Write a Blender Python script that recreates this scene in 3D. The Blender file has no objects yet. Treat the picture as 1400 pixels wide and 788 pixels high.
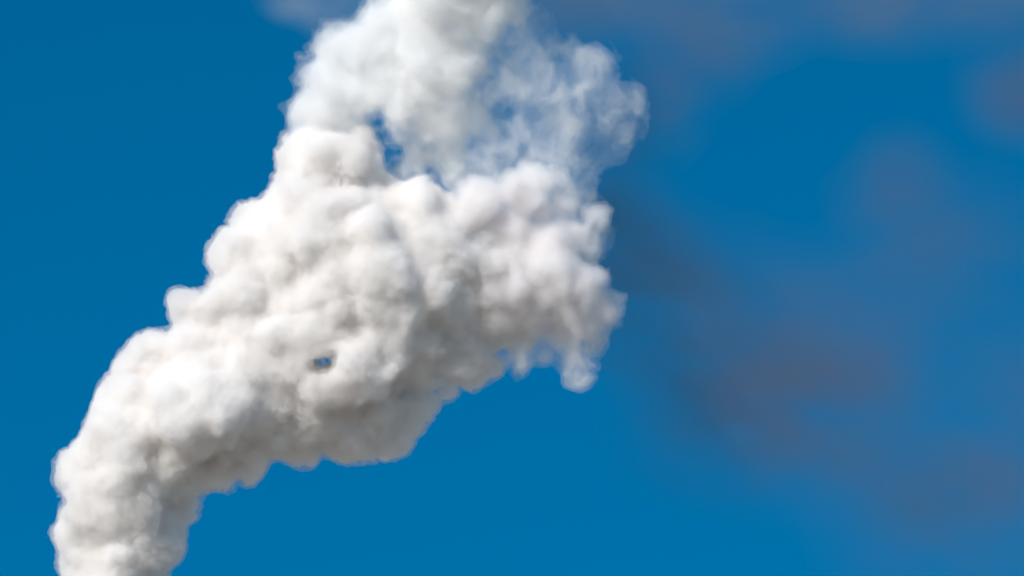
import bpy, math, random, time
import numpy as np
from concurrent.futures import ThreadPoolExecutor
from mathutils import Euler, Vector

T0 = time.time()
scene = bpy.context.scene
C = scene.collection
R = math.radians

# ------------------------------------------------------------------ camera
PITCH = R(26.0)                       # the photographer looks up at the plume
HFOV = R(10.0)
CAM_Z = 1.7
SLANT = 480.0                         # metres from the camera to the plume
cam_d = bpy.data.cameras.new('camera')
cam_d.sensor_width = 36.0
cam_d.angle = HFOV
cam_d.clip_start = 0.5
cam_d.clip_end = 60000.0
cam = bpy.data.objects.new('camera', cam_d)
C.objects.link(cam)
cam.location = (0, 0, CAM_Z)
cam.rotation_euler = (R(90) + PITCH, 0, 0)
scene.camera = cam

# ------------------------------------------------------------------ light
SUN_DIR = Vector((-0.54, -0.748, 0.40)).normalized()      # towards the sun: high, behind the photographer's shoulder
SUN_EL = math.asin(SUN_DIR.z)
SUN_AZ = math.atan2(SUN_DIR.x, SUN_DIR.y)
sun_d = bpy.data.lights.new('sun', 'SUN')
sun_d.energy = 4.5
sun_d.angle = R(0.5)
sun_d.color = (1.0, 0.95, 0.885)
sun = bpy.data.objects.new('sun', sun_d)
C.objects.link(sun)
sun.location = (-200, -200, 300)
sun.rotation_euler = SUN_DIR.to_track_quat('Z', 'Y').to_euler()

w = bpy.data.worlds.new('World')
scene.world = w
w.use_nodes = True
nt = w.node_tree
nt.nodes.clear()
sky = nt.nodes.new('ShaderNodeTexSky')
sky.sky_type = 'NISHITA'
sky.sun_disc = False
sky.sun_elevation = SUN_EL
sky.sun_rotation = SUN_AZ
sky.altitude = 1500
sky.air_density = 1.0
sky.dust_density = 0.3
sky.ozone_density = 6.0
hs = nt.nodes.new('ShaderNodeHueSaturation')
hs.inputs['Hue'].default_value = 0.484
hs.inputs['Saturation'].default_value = 1.28
hs.inputs['Value'].default_value = 1.08
bg = nt.nodes.new('ShaderNodeBackground')
bg.inputs['Strength'].default_value = 0.1
wo = nt.nodes.new('ShaderNodeOutputWorld')
nt.links.new(sky.outputs[0], hs.inputs['Color'])
nt.links.new(hs.outputs[0], bg.inputs['Color'])
nt.links.new(bg.outputs[0], wo.inputs['Surface'])

vs = scene.view_settings
vs.view_transform = 'Standard'
vs.look = 'None'
vs.exposure = 0.0
vs.gamma = 1.0
vs.use_curve_mapping = False

cy = scene.cycles
cy.max_bounces = 36
cy.diffuse_bounces = 4
cy.volume_bounces = 36
cy.transparent_max_bounces = 64
cy.use_adaptive_sampling = True
cy.adaptive_threshold = 0.02
cy.use_denoising = True
cy.volume_max_steps = 256
cy.sample_clamp_indirect = 8.0

# ------------------------------------------------------------------ helpers
S = SLANT * math.tan(HFOV / 2) / 700.0          # metres per photograph pixel at the plume
LOC = Vector((0, 0, CAM_Z)) + SLANT * Vector((0, math.cos(PITCH), math.sin(PITCH)))
rng = np.random.default_rng(7)


def frame(o):
    o.location = LOC
    o.rotation_euler = (PITCH, 0, 0)


def mat(name):
    m = bpy.data.materials.new(name)
    m.use_nodes = True
    m.node_tree.nodes.clear()
    out = m.node_tree.nodes.new('ShaderNodeOutputMaterial')
    return m, m.node_tree, out


_perm = np.random.default_rng(3).permutation(4096).astype(np.int32)
_grad = np.random.default_rng(4).normal(size=(4096, 3)).astype(np.float32)
_grad /= np.linalg.norm(_grad, axis=1)[:, None]


POOL = ThreadPoolExecutor(4)


def noise3(p):
    """gradient noise, about -0.7..0.7; p is (n, 3)"""
    p = np.asarray(p, np.float32)
    if len(p) <= 60000:
        return noise_part(p)
    return np.concatenate(list(POOL.map(noise_part, np.array_split(p, len(p) // 50000))))


def noise_part(p):
    i = np.floor(p).astype(np.int32)
    f = p - i
    u = f * f * f * (f * (f * 6 - 15) + 10)
    res = np.zeros(len(p), np.float32)
    for dx in (0, 1):
        hx = _perm[(i[:, 0] + dx) & 4095]
        wx = u[:, 0] if dx else 1 - u[:, 0]
        for dy in (0, 1):
            hy = _perm[(hx + i[:, 1] + dy) & 4095]
            wy = u[:, 1] if dy else 1 - u[:, 1]
            for dz in (0, 1):
                h = _perm[(hy + i[:, 2] + dz) & 4095]
                wz = u[:, 2] if dz else 1 - u[:, 2]
                g = _grad[h]
                d = g[:, 0] * (f[:, 0] - dx) + g[:, 1] * (f[:, 1] - dy) + g[:, 2] * (f[:, 2] - dz)
                res += wx * wy * wz * d
    return res


def fbm(p, octaves, gain=0.5, lac=2.03):
    a, s = 1.0, np.zeros(len(p), np.float32)
    for o in range(octaves):
        s += a * noise3(p + 17.3 * o)
        p = p * lac
        a *= gain
    return s


class Field:
    """a signed distance grid in photograph pixels: x right, y away, z up (x = px, z = -py)"""

    def __init__(self, lo, hi, h):
        self.lo = np.array(lo, np.float32)
        self.h = h
        self.n = np.ceil((np.array(hi) - self.lo) / h).astype(int) + 1
        self.f = np.full(self.n, 30.0, np.float32)
        self.ax = [self.lo[a] + h * np.arange(self.n[a], dtype=np.float32) for a in range(3)]

    def sphere(self, c, r, k):
        m = r + k + self.h
        a = np.maximum(np.floor((c - m - self.lo) / self.h).astype(int), 0)
        b = np.minimum(np.ceil((c + m - self.lo) / self.h).astype(int) + 1, self.n)
        if (b <= a).any():
            return
        x = (self.ax[0][a[0]:b[0]] - c[0])[:, None, None]
        y = (self.ax[1][a[1]:b[1]] - c[1])[None, :, None]
        z = (self.ax[2][a[2]:b[2]] - c[2])[None, None, :]
        d = np.sqrt(x * x + y * y + z * z) - r
        sub = self.f[a[0]:b[0], a[1]:b[1], a[2]:b[2]]
        hh = np.maximum(k - np.abs(sub - d), 0)
        np.minimum(sub, d, out=sub)
        sub -= hh * hh * (0.25 / k)

    def at(self, c):
        i = np.round((c - self.lo) / self.h).astype(int)
        if (i < 0).any() or (i >= self.n).any():
            return 99.0
        return float(self.f[i[0], i[1], i[2]])

    def close(self):
        f = self.f
        for a in range(3):
            for e in (0, -1):
                sl = [slice(None)] * 3
                sl[a] = e
                np.maximum(f[tuple(sl)], 1.0, out=f[tuple(sl)])

    def surface(self, level=0.0):
        """surface nets: (verts, quads)"""
        f = self.f
        s = f < level
        n = self.n
        anyc = np.zeros(n - 1, bool)
        allc = np.ones(n - 1, bool)
        for dx in (0, 1):
            for dy in (0, 1):
                for dz in (0, 1):
                    t = s[dx:n[0] - 1 + dx, dy:n[1] - 1 + dy, dz:n[2] - 1 + dz]
                    anyc |= t
                    allc &= t
        act = np.argwhere(anyc & ~allc)
        corner = {}
        for dx in (0, 1):
            for dy in (0, 1):
                for dz in (0, 1):
                    corner[dx, dy, dz] = f[act[:, 0] + dx, act[:, 1] + dy, act[:, 2] + dz] - level
        acc = np.zeros((len(act), 3), np.float32)
        cnt = np.zeros(len(act), np.float32)
        for c0 in corner:
            for a in range(3):
                if c0[a]:
                    continue
                c1 = list(c0)
                c1[a] = 1
                v0, v1 = corner[c0], corner[tuple(c1)]
                x = (v0 < 0) != (v1 < 0)
                t = np.where(x, v0 / np.where(x, v0 - v1, 1), 0)
                p = np.empty((len(act), 3), np.float32)
                for b in range(3):
                    p[:, b] = c0[b] if b != a else t
                acc += np.where(x[:, None], p, 0)
                cnt += x
        verts = (act + acc / cnt[:, None]) * self.h + self.lo
        vid = np.full(n - 1, -1, np.int32)
        vid[act[:, 0], act[:, 1], act[:, 2]] = np.arange(len(act), dtype=np.int32)
        quads = []
        for a in range(3):
            b, c = (a + 1) % 3, (a + 2) % 3
            s0 = [slice(None)] * 3
            s1 = [slice(None)] * 3
            s0[a], s1[a] = slice(0, -1), slice(1, None)
            for q in (b, c):
                s0[q] = s1[q] = slice(1, -1)
            ch = s[tuple(s0)] != s[tuple(s1)]
            e = np.argwhere(ch)
            e[:, b] += 1
            e[:, c] += 1
            neg = s[e[:, 0], e[:, 1], e[:, 2]]
            ids = []
            for ob, oc in ((-1, -1), (0, -1), (0, 0), (-1, 0)):
                g = e.copy()
                g[:, b] += ob
                g[:, c] += oc
                ids.append(vid[g[:, 0], g[:, 1], g[:, 2]])
            q = np.stack(ids, 1)
            q[~neg] = q[~neg][:, ::-1]
            quads.append(q)
        return verts, np.concatenate(quads)


def vertex_normals(v, q):
    n = np.cross(v[q[:, 2]] - v[q[:, 0]], v[q[:, 3]] - v[q[:, 1]])
    out = np.zeros_like(v)
    for a in range(3):
        for k in range(4):
            out[:, a] += np.bincount(q[:, k], weights=n[:, a], minlength=len(v))
    out /= np.maximum(np.linalg.norm(out, axis=1), 1e-9)[:, None]
    return out


def turbulence(v, q, warp, billow):
    """swirl the surface (a smooth warp of space), then raise small billows along its normals"""
    for amp, wl in warp:
        p = v / wl
        v = v + amp * np.stack([noise3(p + 3.1), noise3(p + 41.7), noise3(p + 87.9)], 1)
    for amp, wl in billow:
        nrm = vertex_normals(v, q)
        b = np.abs(noise3(v / wl + 11.0)) * 2.0 - 0.45
        v = v + nrm * (amp * b)[:, None]
    return v


def link_mesh(name, v, q, material, parent=None):
    """v in photograph pixels -> metres in the plume's own frame"""
    co = np.empty((len(v), 3), np.float32)
    co[:, 0] = (v[:, 0] - 700.0) * S
    co[:, 1] = v[:, 1] * S
    co[:, 2] = (394.0 + v[:, 2]) * S
    me = bpy.data.meshes.new(name)
    me.vertices.add(len(v))
    me.vertices.foreach_set('co', co.ravel())
    me.loops.add(q.size)
    me.loops.foreach_set('vertex_index', q.ravel().astype(np.int32))
    me.polygons.add(len(q))
    me.polygons.foreach_set('loop_start', np.arange(0, q.size, 4, dtype=np.int32))
    me.polygons.foreach_set('use_smooth', np.ones(len(q), bool))
    me.update(calc_edges=True)
    me.materials.append(material)
    o = bpy.data.objects.new(name, me)
    C.objects.link(o)
    if parent is not None:
        o.parent = parent
    print('mesh', name, len(v), len(q), round(time.time() - T0, 1))
    return o


def steam(name, mfp, color, film=0.0, aniso=0.0, core=False):
    """scattering droplets with a mean free path in photograph pixels; film: the share of light the boundary itself scatters"""
    m, t, out = mat(name)
    if core:
        d = t.nodes.new('ShaderNodeBsdfDiffuse')
        d.inputs['Color'].default_value = (*color, 1)
        t.links.new(d.outputs[0], out.inputs['Surface'])
        return m
    v = t.nodes.new('ShaderNodeVolumePrincipled')
    v.inputs['Color'].default_value = (*color, 1)
    v.inputs['Density'].default_value = 1.0 / (mfp * S)
    v.inputs['Anisotropy'].default_value = aniso
    t.links.new(v.outputs[0], out.inputs['Volume'])
    if film:
        tr = t.nodes.new('ShaderNodeBsdfTransparent')
        d = t.nodes.new('ShaderNodeBsdfDiffuse')
        d.inputs['Color'].default_value = (*color, 1)
        mx = t.nodes.new('ShaderNodeMixShader')
        mx.inputs[0].default_value = film
        t.links.new(tr.outputs[0], mx.inputs[1])
        t.links.new(d.outputs[0], mx.inputs[2])
        t.links.new(mx.outputs[0], out.inputs['Surface'])
    return m


# ------------------------------------------------------------------ ground (out of frame: what the plume rises over)
m, t, out = mat('dry_ground')
d = t.nodes.new('ShaderNodeBsdfDiffuse')
nz = t.nodes.new('ShaderNodeTexNoise')
nz.inputs['Scale'].default_value = 0.01
cr = t.nodes.new('ShaderNodeValToRGB')
cr.color_ramp.elements[0].color = (0.36, 0.30, 0.235, 1)
cr.color_ramp.elements[1].color = (0.50, 0.43, 0.35, 1)
geo = t.nodes.new('ShaderNodeNewGeometry')
t.links.new(geo.outputs['Position'], nz.inputs['Vector'])
t.links.new(nz.outputs[0], cr.inputs[0])
t.links.new(cr.outputs[0], d.inputs['Color'])
t.links.new(d.outputs[0], out.inputs['Surface'])
me = bpy.data.meshes.new('ground')
G = 20000.0
me.from_pydata([(-G, -G, 0), (G, -G, 0), (G, G, 0), (-G, G, 0)], [], [(0, 1, 2, 3)])
me.materials.append(m)
ground = bpy.data.objects.new('ground', me)
C.objects.link(ground)
ground['kind'] = 'structure'

# ------------------------------------------------------------------ the white plume
plume = bpy.data.objects.new('smoke_plume', None)
C.objects.link(plume)
frame(plume)
plume['label'] = 'dense white smoke plume billowing upward across the blue sky'
plume['category'] = 'smoke'
plume['kind'] = 'thing'

# (px, py, radius, depth) of the big billows, following the plume from the stack mouth upward
BIG = [
    (158, 905, 66, 0), (162, 850, 70, 0), (163, 800, 73, 0), (138, 800, 46, -30), (160, 755, 76, 0),
    (165, 715, 84, 0), (142, 692, 54, -35), (200, 735, 50, -20), (215, 690, 52, 10), (178, 665, 86, 0),
    (148, 640, 52, -20), (180, 625, 84, -15), (225, 650, 44, 20), (195, 590, 84, 0), (192, 560, 38, 30),
    (235, 585, 80, -20), (270, 610, 60, 15), (240, 535, 62, 10), (210, 500, 38, 0), (265, 545, 82, -20),
    (282, 560, 74, -72), (120, 650, 38, -30), (255, 690, 26, 0), (310, 590, 58, 0), (300, 510, 84, 10), (210, 482, 36, 0), (178, 512, 32, 0), (264, 430, 36, 0), (314, 352, 34, 0), (160, 548, 26, 0), (345, 545, 82, -10),
    (320, 600, 40, 20), (395, 590, 46, -10), (370, 490, 92, 0), (304, 455, 46, 25), (340, 430, 70, 0),
    (440, 555, 74, 0), (490, 585, 40, -10), (430, 470, 92, -20), (510, 545, 56, 5), (345, 370, 46, 20),
    (330, 340, 40, 0), (390, 385, 84, 10), (500, 480, 84, -15), (460, 400, 92, -10), (410, 320, 78, 10),
    (350, 310, 36, 30), (560, 470, 72, -10), (628, 490, 42, -20), (610, 500, 34, 0), (540, 400, 90, -30), (480, 320, 88, -10),
    (420, 270, 54, 20), (440, 225, 52, 0), (410, 215, 36, 10), (478, 222, 44, 0), (560, 310, 74, 0), (575, 566, 15, 0), (612, 534, 13, 0), (655, 520, 14, 0), (674, 500, 15, 0), (532, 594, 26, 0), (470, 606, 28, 0), (412, 616, 29, 0), (346, 628, 30, 0), (296, 648, 30, 0), (246, 690, 26, 0), (640, 515, 20, 0), (636, 500, 30, 0), (545, 585, 30, 0), (498, 612, 18, 0), (562, 555, 30, 0),
    (620, 430, 74, 0), (640, 370, 74, -10), (580, 350, 80, -20), (680, 430, 58, 10),
]
# looser lumps further along: softer, with gaps between
LOOSE = [
    (650, 275, 36, -10), (690, 320, 44, 10), (720, 270, 40, -10), (740, 250, 30, 0), (735, 350, 52, 0), (690, 390, 50, -20),
    (720, 430, 46, 0), (770, 420, 48, 0), (765, 370, 44, -25), (795, 385, 34, -30), (820, 420, 28, -10),
    (842, 410, 14, -5), (800, 450, 32, 0), (822, 462, 18, 0), (760, 468, 26, 0), (712, 475, 22, 0), (784, 490, 24, 0),
    (789, 512, 17, 0), (665, 480, 24, 0), (780, 320, 30, 0), (770, 280, 24, 0), (800, 335, 27, 0), (812, 300, 20, 0), (716, 498, 16, 0), (690, 488, 17, 0), (742, 486, 19, 0), (765, 494, 13, 10), (803, 478, 20, 0), (836, 440, 15, 0), (847, 420, 12, 0),
]


def spawn(F, blobs, scale, kbase, levels, seed, gaps=()):
    g = np.random.default_rng(seed)
    P = [(np.array((x, d, -y), np.float32), float(r) * scale) for x, y, r, d in blobs]
    for c, r in P:
        F.sphere(c, r, kbase)
    for lo, hi, count, k, keep in levels:
        nxt = []
        for c, r in P:
            for _ in range(count):
                u = g.normal(size=3)
                u /= np.linalg.norm(u)
                rr = r * (lo + (hi - lo) * g.random() ** 1.5)
                p = (c + u * (r - rr * g.uniform(0.25, 0.75))).astype(np.float32)
                v = F.at(p)
                if v < -rr * 0.85 or v > rr * 0.6:
                    continue
                nxt.append((p, rr))
        g.shuffle(nxt)
        for c, r in nxt:
            F.sphere(c, r, k)
        carve(F, gaps)
        P = [(c, r) for c, r in nxt if r > keep]
        print('  spawned', len(nxt), round(time.time() - T0, 1))


def carve(F, balls):
    """clear gaps: (px, py, radius, depth from, depth to)"""
    for x, y, r, d0, d1 in balls:
        for d in np.arange(d0, d1 + 0.1, max(r * 0.5, 4)):
            c = np.array((x + 3 * math.sin(d * 0.05), d, -y), np.float32)
            m = r + 16
            a = np.maximum(np.floor((c - m - F.lo) / F.h).astype(int), 0)
            b = np.minimum(np.ceil((c + m - F.lo) / F.h).astype(int) + 1, F.n)
            if (b <= a).any():
                continue
            X = (F.ax[0][a[0]:b[0]] - c[0])[:, None, None]
            Y = (F.ax[1][a[1]:b[1]] - c[1])[None, :, None]
            Z = (F.ax[2][a[2]:b[2]] - c[2])[None, None, :]
            dd = r - np.sqrt(X * X + Y * Y + Z * Z)
            kk = 6.0
            sub = F.f[a[0]:b[0], a[1]:b[1], a[2]:b[2]]
            hh = np.maximum(kk - np.abs(sub - dd), 0)
            np.maximum(sub, dd, out=sub)
            sub += hh * hh * (0.25 / kk) * 0.25


def roughen(F, amp, wl, octaves, swirl=0.0, gain=0.5, stretch=1.0):
    """add fractal noise to the whole field"""
    n = F.n
    g = np.stack(np.meshgrid(F.ax[0], F.ax[1], F.ax[2], indexing='ij'), -1).reshape(-1, 3)
    near = np.abs(F.f.ravel()) < 90
    p = g[near] / wl
    p[:, 2] *= stretch
    if swirl:
        p = p + swirl * np.stack([noise3(p * 0.9 + 5), noise3(p * 0.9 + 29), noise3(p * 0.9 + 71)], 1)
    F.f.ravel()[near] += amp * fbm(p, octaves, gain)


def billows(F, bands):
    """puff the field out into round lumps with sharp creases, from large to small"""
    flat = F.f.ravel()
    n = F.n
    for amp, wl in bands:
        near = np.flatnonzero(np.abs(flat + 6) < 2.0 * amp + 14)
        i, r = np.divmod(near, n[1] * n[2])
        j, k = np.divmod(r, n[2])
        p = np.stack([F.ax[0][i], F.ax[1][j], F.ax[2][k]], 1) / wl
        sw = noise3(p * 0.6 + 9.0)
        p[:, 0] += 0.35 * sw
        p[:, 2] -= 0.35 * sw
        flat[near] -= amp * (np.abs(noise3(p + 11.0)) * 2.0 - 0.45)
    print('  billows', round(time.time() - T0, 1))


def drop_islands(v, q, least):
    """drop the specks of fewer than LEAST faces that float apart from the rest"""
    lab = np.arange(len(v))
    while True:
        m = lab[q].min(1)
        new = lab.copy()
        for k in range(4):
            np.minimum.at(new, q[:, k], m)
        new = new[new]
        if (new == lab).all():
            break
        lab = new
    cnt = np.bincount(lab[q[:, 0]], minlength=len(v))
    q = q[cnt[lab[q[:, 0]]] >= least]
    used = np.unique(q)
    ren = np.zeros(len(v), np.int64)
    ren[used] = np.arange(len(used))
    return v[used], ren[q]


def plume_surface(F, lv, warp, billow):
    v, q = F.surface(lv)
    return turbulence(v, q, warp, billow), q


WHITE = (0.996, 0.992, 0.9865)
WARP = [(14.0, 95.0), (7.0, 40.0), (2.5, 15.0)]
BILL = [(11.0, 95.0), (6.0, 44.0), (4.2, 21.0), (3.3, 10.0), (1.7, 5.5)]
F = Field((30, -200, -930), (800, 190, -120), 1.8)
GAPS = [(402, 482, 14, -132, -114), (420, 490, 14, -132, -112), (437, 497, 6, -180, 180), (446, 495, 6, -180, 180), (454, 491, 4, -180, 180)]
spawn(F, BIG, 0.9, 18.0, [(0.3, 0.65, 12, 12.0, 8.0)], 11, GAPS)
billows(F, BILL)
F.close()
for name, lv, mfp, color, film in (('core', -20.0, 7.0, WHITE, 0), ('body', -7.0, 8.0, WHITE, 0), ('billow_shell', 0.0, 11.0, WHITE, 0),
                                   ('fringe', 4.5, 45.0, (0.93, 0.895, 0.875), 0.010)):
    v, q = plume_surface(F, lv, WARP, [])
    link_mesh(name, v, q, steam('steam_' + name, mfp, color, film=film), plume)

# the looser lumps past the bend
F = Field((600, -120, -560), (880, 110, -180), 2.0)
spawn(F, LOOSE, 0.95, 10.0, [(0.4, 0.75, 8, 7.0, 5.0)], 5)
F.f = np.maximum(F.f, -22)
roughen(F, 15.0, 46.0, 6, 0.7, gain=0.55, stretch=0.7)
billows(F, [(5.0, 30.0), (2.6, 13.0)])
F.close()
for name, lv, mfp, film in (('tatter_heart', -15.0, 12.0, 0), ('tatter_body', -8.0, 24.0, 0), ('tatter_edge', -2.0, 45.0, 0), ('tatter', 3.0, 90.0, 0.004)):
    v, q = plume_surface(F, lv, [(12.0, 60.0)], [])
    v, q = drop_islands(v, q, 600)
    link_mesh(name, v, q, steam('steam_' + name, mfp, (0.982, 0.970, 0.968), film=film), plume)

# the thinner cloud above, drawn out of the plume
CLOUD = [
    (450, 148, 58, 40), (455, 100, 58, 30), (500, 60, 58, 20), (520, 125, 72, 30), (560, 20, 64, 20), (600, -40, 84, 20),
    (590, 90, 74, 20), (605, 155, 56, 20), (570, 215, 40, 40), (422, 164, 32, 40), (640, 25, 58, 20), (660, -60, 84, 20), (500, 175, 44, 50),
    (440, 190, 50, 60), (612, 225, 36, 40),
]
F = Field((330, -130, -340), (800, 200, 130), 3.0)
F.f[:] = 120
spawn(F, CLOUD, 0.85, 20.0, [(0.35, 0.7, 16, 10.0, 8.0)], 21)
carve(F, [(524, 185, 17, -140, 200), (530, 205, 15, -140, 200), (533, 225, 11, -140, 200), (520, 170, 12, -140, 200)])
roughen(F, 26.0, 58.0, 3, 0.8, gain=0.58)
billows(F, [(12.0, 42.0), (7.5, 20.0), (3.6, 9.0)])
F.close()
for name, lv, mfp, film in (('cloud_veil', 4.0, 150.0, 0.005), ('cloud_body', -3.0, 52.0, 0), ('cloud_heart', -13.0, 24.0, 0)):
    v, q = plume_surface(F, lv, [], [])
    link_mesh(name, v, q, steam('steam_' + name, mfp, WHITE, film=film), plume)

THIN = [
    (700, 110, 60, 40), (745, 150, 72, 30), (785, 115, 52, 30), (812, 100, 34, 30), (690, 190, 62, 40), (760, 215, 50, 30),
    (832, 150, 26, 20), (860, 138, 20, 20), (846, 170, 22, 20), (795, 235, 30, 20), (800, 290, 26, 20), (725, 65, 40, 30), (650, 150, 56, 40),
    (820, 330, 22, 20), (660, 230, 50, 30), (840, 200, 14, 20), (770, 290, 40, 30), (620, 200, 50, 40), (690, 30, 50, 30), (640, 90, 60, 40), (720, 260, 44, 40),
]
F = Field((550, -100, -400), (930, 170, 60), 2.5)
F.f[:] = 120
for x, y, r, d in THIN:
    F.sphere(np.array((x, d, -y), np.float32), r, 30.0)
F.f += 22.0 * np.exp(-(((F.ax[0] - 712) / 62) ** 2)[:, None, None] - (((F.ax[2] + 155) / 75) ** 2)[None, None, :])     # thinnest in the middle
G0 = F.f.copy()
F.f = np.maximum(F.f, -10)
roughen(F, 40.0, 36.0, 6, 0.6, gain=0.6, stretch=0.8)
F.close()
for name, lv, mfp in (('thin_body', -8.0, 200.0), ('thin_strands', -18.0, 80.0), ('thin_knots', -28.0, 45.0)):
    v, q = plume_surface(F, lv, [], [])
    v, q = drop_islands(v, q, 4000 if name == 'thin_knots' else 300)
    link_mesh(name, v, q, steam('steam_' + name, mfp, WHITE), plume)
F.f = G0
roughen(F, 26.0, 46.0, 6, 0.6, gain=0.55)
F.close()
v, q = plume_surface(F, 0.0, [], [])
link_mesh('thin_veil', v, q, steam('steam_thin_veil', 270.0, WHITE, film=0.005), plume)

# ------------------------------------------------------------------ thin brown smoke drifting off


def drift(name, label, patches, mfp, color, absorb, depth, film=0.004):
    """a bank of thin smoke: soft-edged patches (px, py, rx, ry, weight), broken up by noise"""
    x0 = min(p[0] - p[2] for p in patches) - 20
    x1 = max(p[0] + p[2] for p in patches) + 20
    y0 = min(p[1] - p[3] for p in patches) - 20
    y1 = max(p[1] + p[3] for p in patches) + 20
    dm = max(min(p[2], p[3]) for p in patches) + 20
    F = Field((x0, depth - dm, -y1), (x1, depth + dm, -y0), 8.0)
    X, Y, Z = np.meshgrid(*F.ax, indexing='ij')
    tot = np.zeros_like(X)
    m, t, out = mat(name)
    tc = t.nodes.new('ShaderNodeTexCoord')
    last = None

    def math_node(op, a, b):
        n = t.nodes.new('ShaderNodeMath')
        n.operation = op
        for i, s in enumerate((a, b)):
            if isinstance(s, (int, float)):
                n.inputs[i].default_value = s
            else:
                t.links.new(s, n.inputs[i])
        return n.outputs[0]

    for px, py, rx, ry, wt in patches:
        rd = min(rx, ry)
        l = np.sqrt(((X - px) / rx) ** 2 + ((Y - depth) / rd) ** 2 + ((Z + py) / ry) ** 2)
        u = np.clip(1 - l, 0, 1)
        tot += wt * u * u * (3 - 2 * u)
        sb = t.nodes.new('ShaderNodeVectorMath')
        sb.operation = 'SUBTRACT'
        sb.inputs[1].default_value = ((px - 700) * S, depth * S, (394 - py) * S)
        dv = t.nodes.new('ShaderNodeVectorMath')
        dv.operation = 'DIVIDE'
        dv.inputs[1].default_value = (rx * S, rd * S, ry * S)
        ln = t.nodes.new('ShaderNodeVectorMath')
        ln.operation = 'LENGTH'
        mr = t.nodes.new('ShaderNodeMapRange')
        mr.interpolation_type = 'SMOOTHSTEP'
        mr.inputs['From Min'].default_value = 1.0
        mr.inputs['From Max'].default_value = 0.0
        mr.inputs['To Max'].default_value = wt
        t.links.new(tc.outputs['Object'], sb.inputs[0])
        t.links.new(sb.outputs[0], dv.inputs[0])
        t.links.new(dv.outputs[0], ln.inputs[0])
        t.links.new(ln.outputs['Value'], mr.inputs['Value'])
        last = mr.outputs[0] if last is None else math_node('ADD', last, mr.outputs[0])
    F.f = (0.04 - tot).astype(np.float32)
    F.close()
    v, q = F.surface(0.0)
    nz = t.nodes.new('ShaderNodeTexNoise')
    nz.inputs['Scale'].default_value = 1.0 / (95 * S)
    nz.inputs['Detail'].default_value = 6.0
    nz.inputs['Roughness'].default_value = 0.6
    nz.inputs['Distortion'].default_value = 0.3
    mp = t.nodes.new('ShaderNodeMapping')
    mp.inputs['Rotation'].default_value = (0, R(40), 0)
    mp.inputs['Scale'].default_value = (0.55, 1.0, 1.0)
    t.links.new(tc.outputs['Object'], mp.inputs['Vector'])
    t.links.new(mp.outputs[0], nz.inputs['Vector'])
    br = t.nodes.new('ShaderNodeMapRange')
    br.inputs['From Min'].default_value = 0.34
    br.inputs['From Max'].default_value = 0.64
    br.inputs['To Min'].default_value = 0.08
    br.inputs['To Max'].default_value = 1.7
    t.links.new(nz.outputs[0], br.inputs['Value'])
    den = math_node('SUBTRACT', last, 0.04)
    den = math_node('MAXIMUM', den, 0.0)
    den = math_node('MULTIPLY', den, br.outputs[0])
    den = math_node('MULTIPLY', den, 1.0 / (mfp * S))
    vol = t.nodes.new('ShaderNodeVolumePrincipled')
    vol.inputs['Color'].default_value = (*color, 1)
    vol.inputs['Absorption Color'].default_value = (*absorb, 1)
    t.links.new(den, vol.inputs['Density'])
    t.links.new(vol.outputs[0], out.inputs['Volume'])
    tr = t.nodes.new('ShaderNodeBsdfTransparent')
    d = t.nodes.new('ShaderNodeBsdfDiffuse')
    d.inputs['Color'].default_value = (*color, 1)
    mx = t.nodes.new('ShaderNodeMixShader')
    mx.inputs[0].default_value = film
    t.links.new(tr.outputs[0], mx.inputs[1])
    t.links.new(d.outputs[0], mx.inputs[2])
    t.links.new(mx.outputs[0], out.inputs['Surface'])
    m.cycles.volume_step_rate = 1.0
    o = link_mesh(name, v, q, m)
    frame(o)
    o['label'] = label
    o['category'] = 'smoke'
    o['kind'] = 'thing'
    o['group'] = 'thin smoke drifting off the plume'
    return o


BROWN = (0.30, 0.185, 0.115)
SOOT = (0.0, 0.0, 0.0)
drift('smoke_haze', 'broad brownish smoke haze hanging in the open sky beside the white plume',
      [(830, 270, 120, 220, 1.5), (885, 400, 160, 190, 1.7), (1000, 540, 190, 200, 1.1), (1010, 430, 190, 180, 0.5), (1160, 560, 200, 190, 0.8),
       (1260, 420, 220, 220, 0.35), (1130, 460, 200, 170, 0.4), (1100, 620, 200, 170, 0.3), (930, 600, 160, 140, 0.25)], 420.0, BROWN, SOOT, 200)
drift('smoke_haze', 'faint dark smoke patch in the bottom right corner of the sky',
      [(1350, 680, 210, 190, 0.9), (1410, 560, 130, 200, 0.6), (1240, 740, 180, 140, 0.4)], 420.0, BROWN, SOOT, 250)
drift('smoke_haze', 'small faint brown smudge of smoke alone in the upper right sky',
      [(1250, 240, 105, 100, 0.8), (1330, 320, 190, 140, 0.5), (1200, 270, 90, 80, 0.4)], 420.0, BROWN, SOOT, 230)
drift('smoke_haze', 'pale grey smoke strip along the top edge of the sky at right',
      [(1230, 0, 210, 90, 1.2), (1350, -20, 220, 90, 1.0), (1000, -5, 190, 130, 0.8), (780, -10, 190, 120, 1.1)], 400.0, (0.44, 0.33, 0.26), SOOT, 220)
drift('smoke_haze', 'faint brown smoke smudge cut off by the right edge of the sky',
      [(1395, 110, 100, 120, 0.9), (1450, 120, 110, 110, 0.8)], 400.0, BROWN, SOOT, 210)
drift('smoke_haze', 'thin bluish white wisp above the left shoulder of the plume',
      [(450, -10, 130, 60, 1.2), (400, 5, 60, 32, 0.9), (475, 20, 90, 60, 0.8)], 220.0, (0.74, 0.74, 0.74), SOOT, 150)
drift('smoke_haze', 'faint dark smudge next to the pinkish wisp tip of the plume',
      [(910, 140, 90, 110, 1.0), (870, 110, 90, 90, 0.7), (970, 60, 120, 110, 0.5)], 330.0, BROWN, SOOT, 150)

print('script', time.time() - T0)
